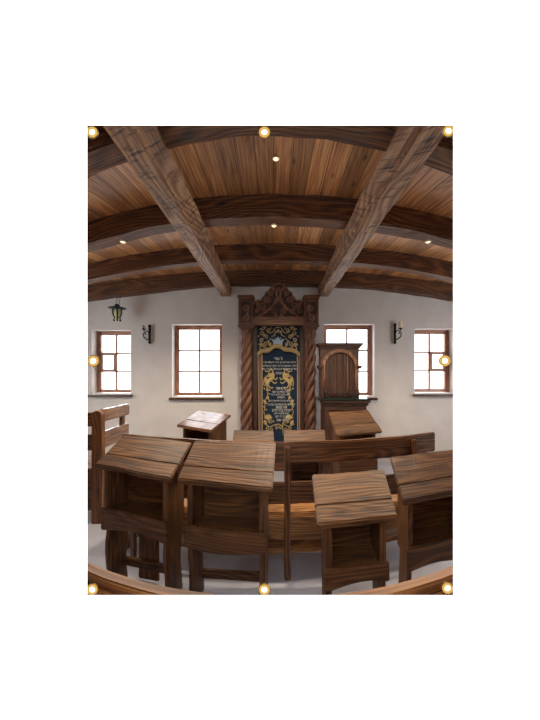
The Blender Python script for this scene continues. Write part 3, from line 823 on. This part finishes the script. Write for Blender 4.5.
c = at(117.2, 308, YL)
lan = thing('hanging_lantern', (c.x, YL, at(0, 322, YL).z), 'small dark lantern with pale glass hanging above the far left window', 'lantern')
mb = MB(); ztop_ = RIBZ - drop(c.x, 5.88) - .045
for dx in (-.03, .03):
    pts = [(c.x + dx * (1 - .2 * k / 10), lerp(YL, 5.80, k / 10), lerp(c.z + .06, ztop_, k / 10)) for k in range(11)]
    mb.tube(pts, .005, 5)
obj('chain', mb, 'iron', lan)
mb = MB().lathe([(.0, .075), (.03, .072), (.045, .05), (.05, .03), (.075, .02), (.16, .0), (.16, -.008), (.05, -.012)], (c.x, YL, c.z), n=24)
obj('cap', mb, 'lamp_iron', lan)
mb = MB()
for a in range(4):
    q = a * PI / 2 + .5
    mb.tube([(c.x + .075 * math.cos(q) * k, YL + .075 * math.sin(q) * k, c.z + z) for k, z in ((.9, -.01), (1.0, -.06), (.95, -.12), (.6, -.17), (.55, -.2), (.8, -.235), (.5, -.25))], .016, 6)
obj('cage', mb, 'lamp_iron', lan)
obj('glass', MB().lathe([(.03, -.02), (.055, -.05), (.06, -.1), (.05, -.15), (.03, -.18), (.05, -.21), (.03, -.24)], (c.x, YL, c.z), n=16), 'olive', lan)
obj('finial', MB().lathe([(.03, -.24), (.028, -.255), (.012, -.27)], (c.x, YL, c.z), n=12), 'cream', lan)

# ------------------------------------------------------------------ brass eyelets round the white opening
EY = [(92.6, 132.6, 'the top left corner of the opening'), (264.4, 132.6, 'the middle of the top edge'), (448.2, 131.4, 'the top right corner of the opening'),
      (93.6, 361, 'the left edge, before the far left window'), (444.6, 360.8, 'the right edge, before the far right window'),
      (92.6, 589.2, 'the bottom left corner'), (264.4, 589.4, 'the middle of the bottom edge'), (447.2, 587.8, 'the bottom right corner')]
first = None
for px, py, where in EY:
    p = at(px, py, YF0 + .004)
    lab = 'round brass eyelet with bright white centre at ' + where
    if first is None:
        first = thing('brass_eyelet', (0, 0, 0), lab, 'eyelet', 'brass eyelets round the white opening'); u = YF0 / F
        r = MB().tube([(4.2 * u * math.cos(a), 0, 4.2 * u * math.sin(a)) for a in [i * 2 * PI / 28 for i in range(28)]], 1.7 * u, 10, 1, True)
        obj('ring', r, 'brass', first)
        obj('white_centre', MB().lathe([(3.1 * u, .0008), (3.1 * u, -.0008), (2.4 * u, -.0018), (.2 * u, -.0022)], (0, 0, 0), 'y', 24), 'enamel', first)
        t = first
    else:
        t = first.copy(); COL.objects.link(t); t['label'] = lab
        for ch in first.children:
            cc = ch.copy(); COL.objects.link(cc); cc.parent = t
    t.location = p

# ------------------------------------------------------------------ light, camera, view
w = bpy.data.worlds.new('sky'); S.world = w; w.use_nodes = True
bg = w.node_tree.nodes['Background']; bg.inputs[0].default_value = (.94, .97, 1, 1); bg.inputs[1].default_value = 1.0
def portal(loc, rot, sx, sy):
    l = bpy.data.lights.new('portal', 'AREA'); l.shape = 'RECTANGLE'; l.size = sx; l.size_y = sy; l.cycles.is_portal = True
    o = bpy.data.objects.new('portal', l); COL.objects.link(o); o.location = loc; o.rotation_euler = rot
cam = bpy.data.cameras.new('camera'); cam.sensor_fit = 'HORIZONTAL'; cam.sensor_width = 36; cam.lens = 36 * F / 540
cam.shift_x = -(CX - 270) / 540; cam.shift_y = (CY - 360) / 540; cam.clip_start = .01
co = bpy.data.objects.new('camera', cam); COL.objects.link(co); co.location = (0, 0, ZC); co.rotation_euler = (PI / 2, 0, 0)
S.camera = co
S.view_settings.view_transform = 'Standard'; S.view_settings.look = 'None'; S.view_settings.gamma = 1; S.view_settings.use_curve_mapping = False
S.view_settings.exposure = 2.7
S.cycles.max_bounces = 10; S.cycles.diffuse_bounces = 6
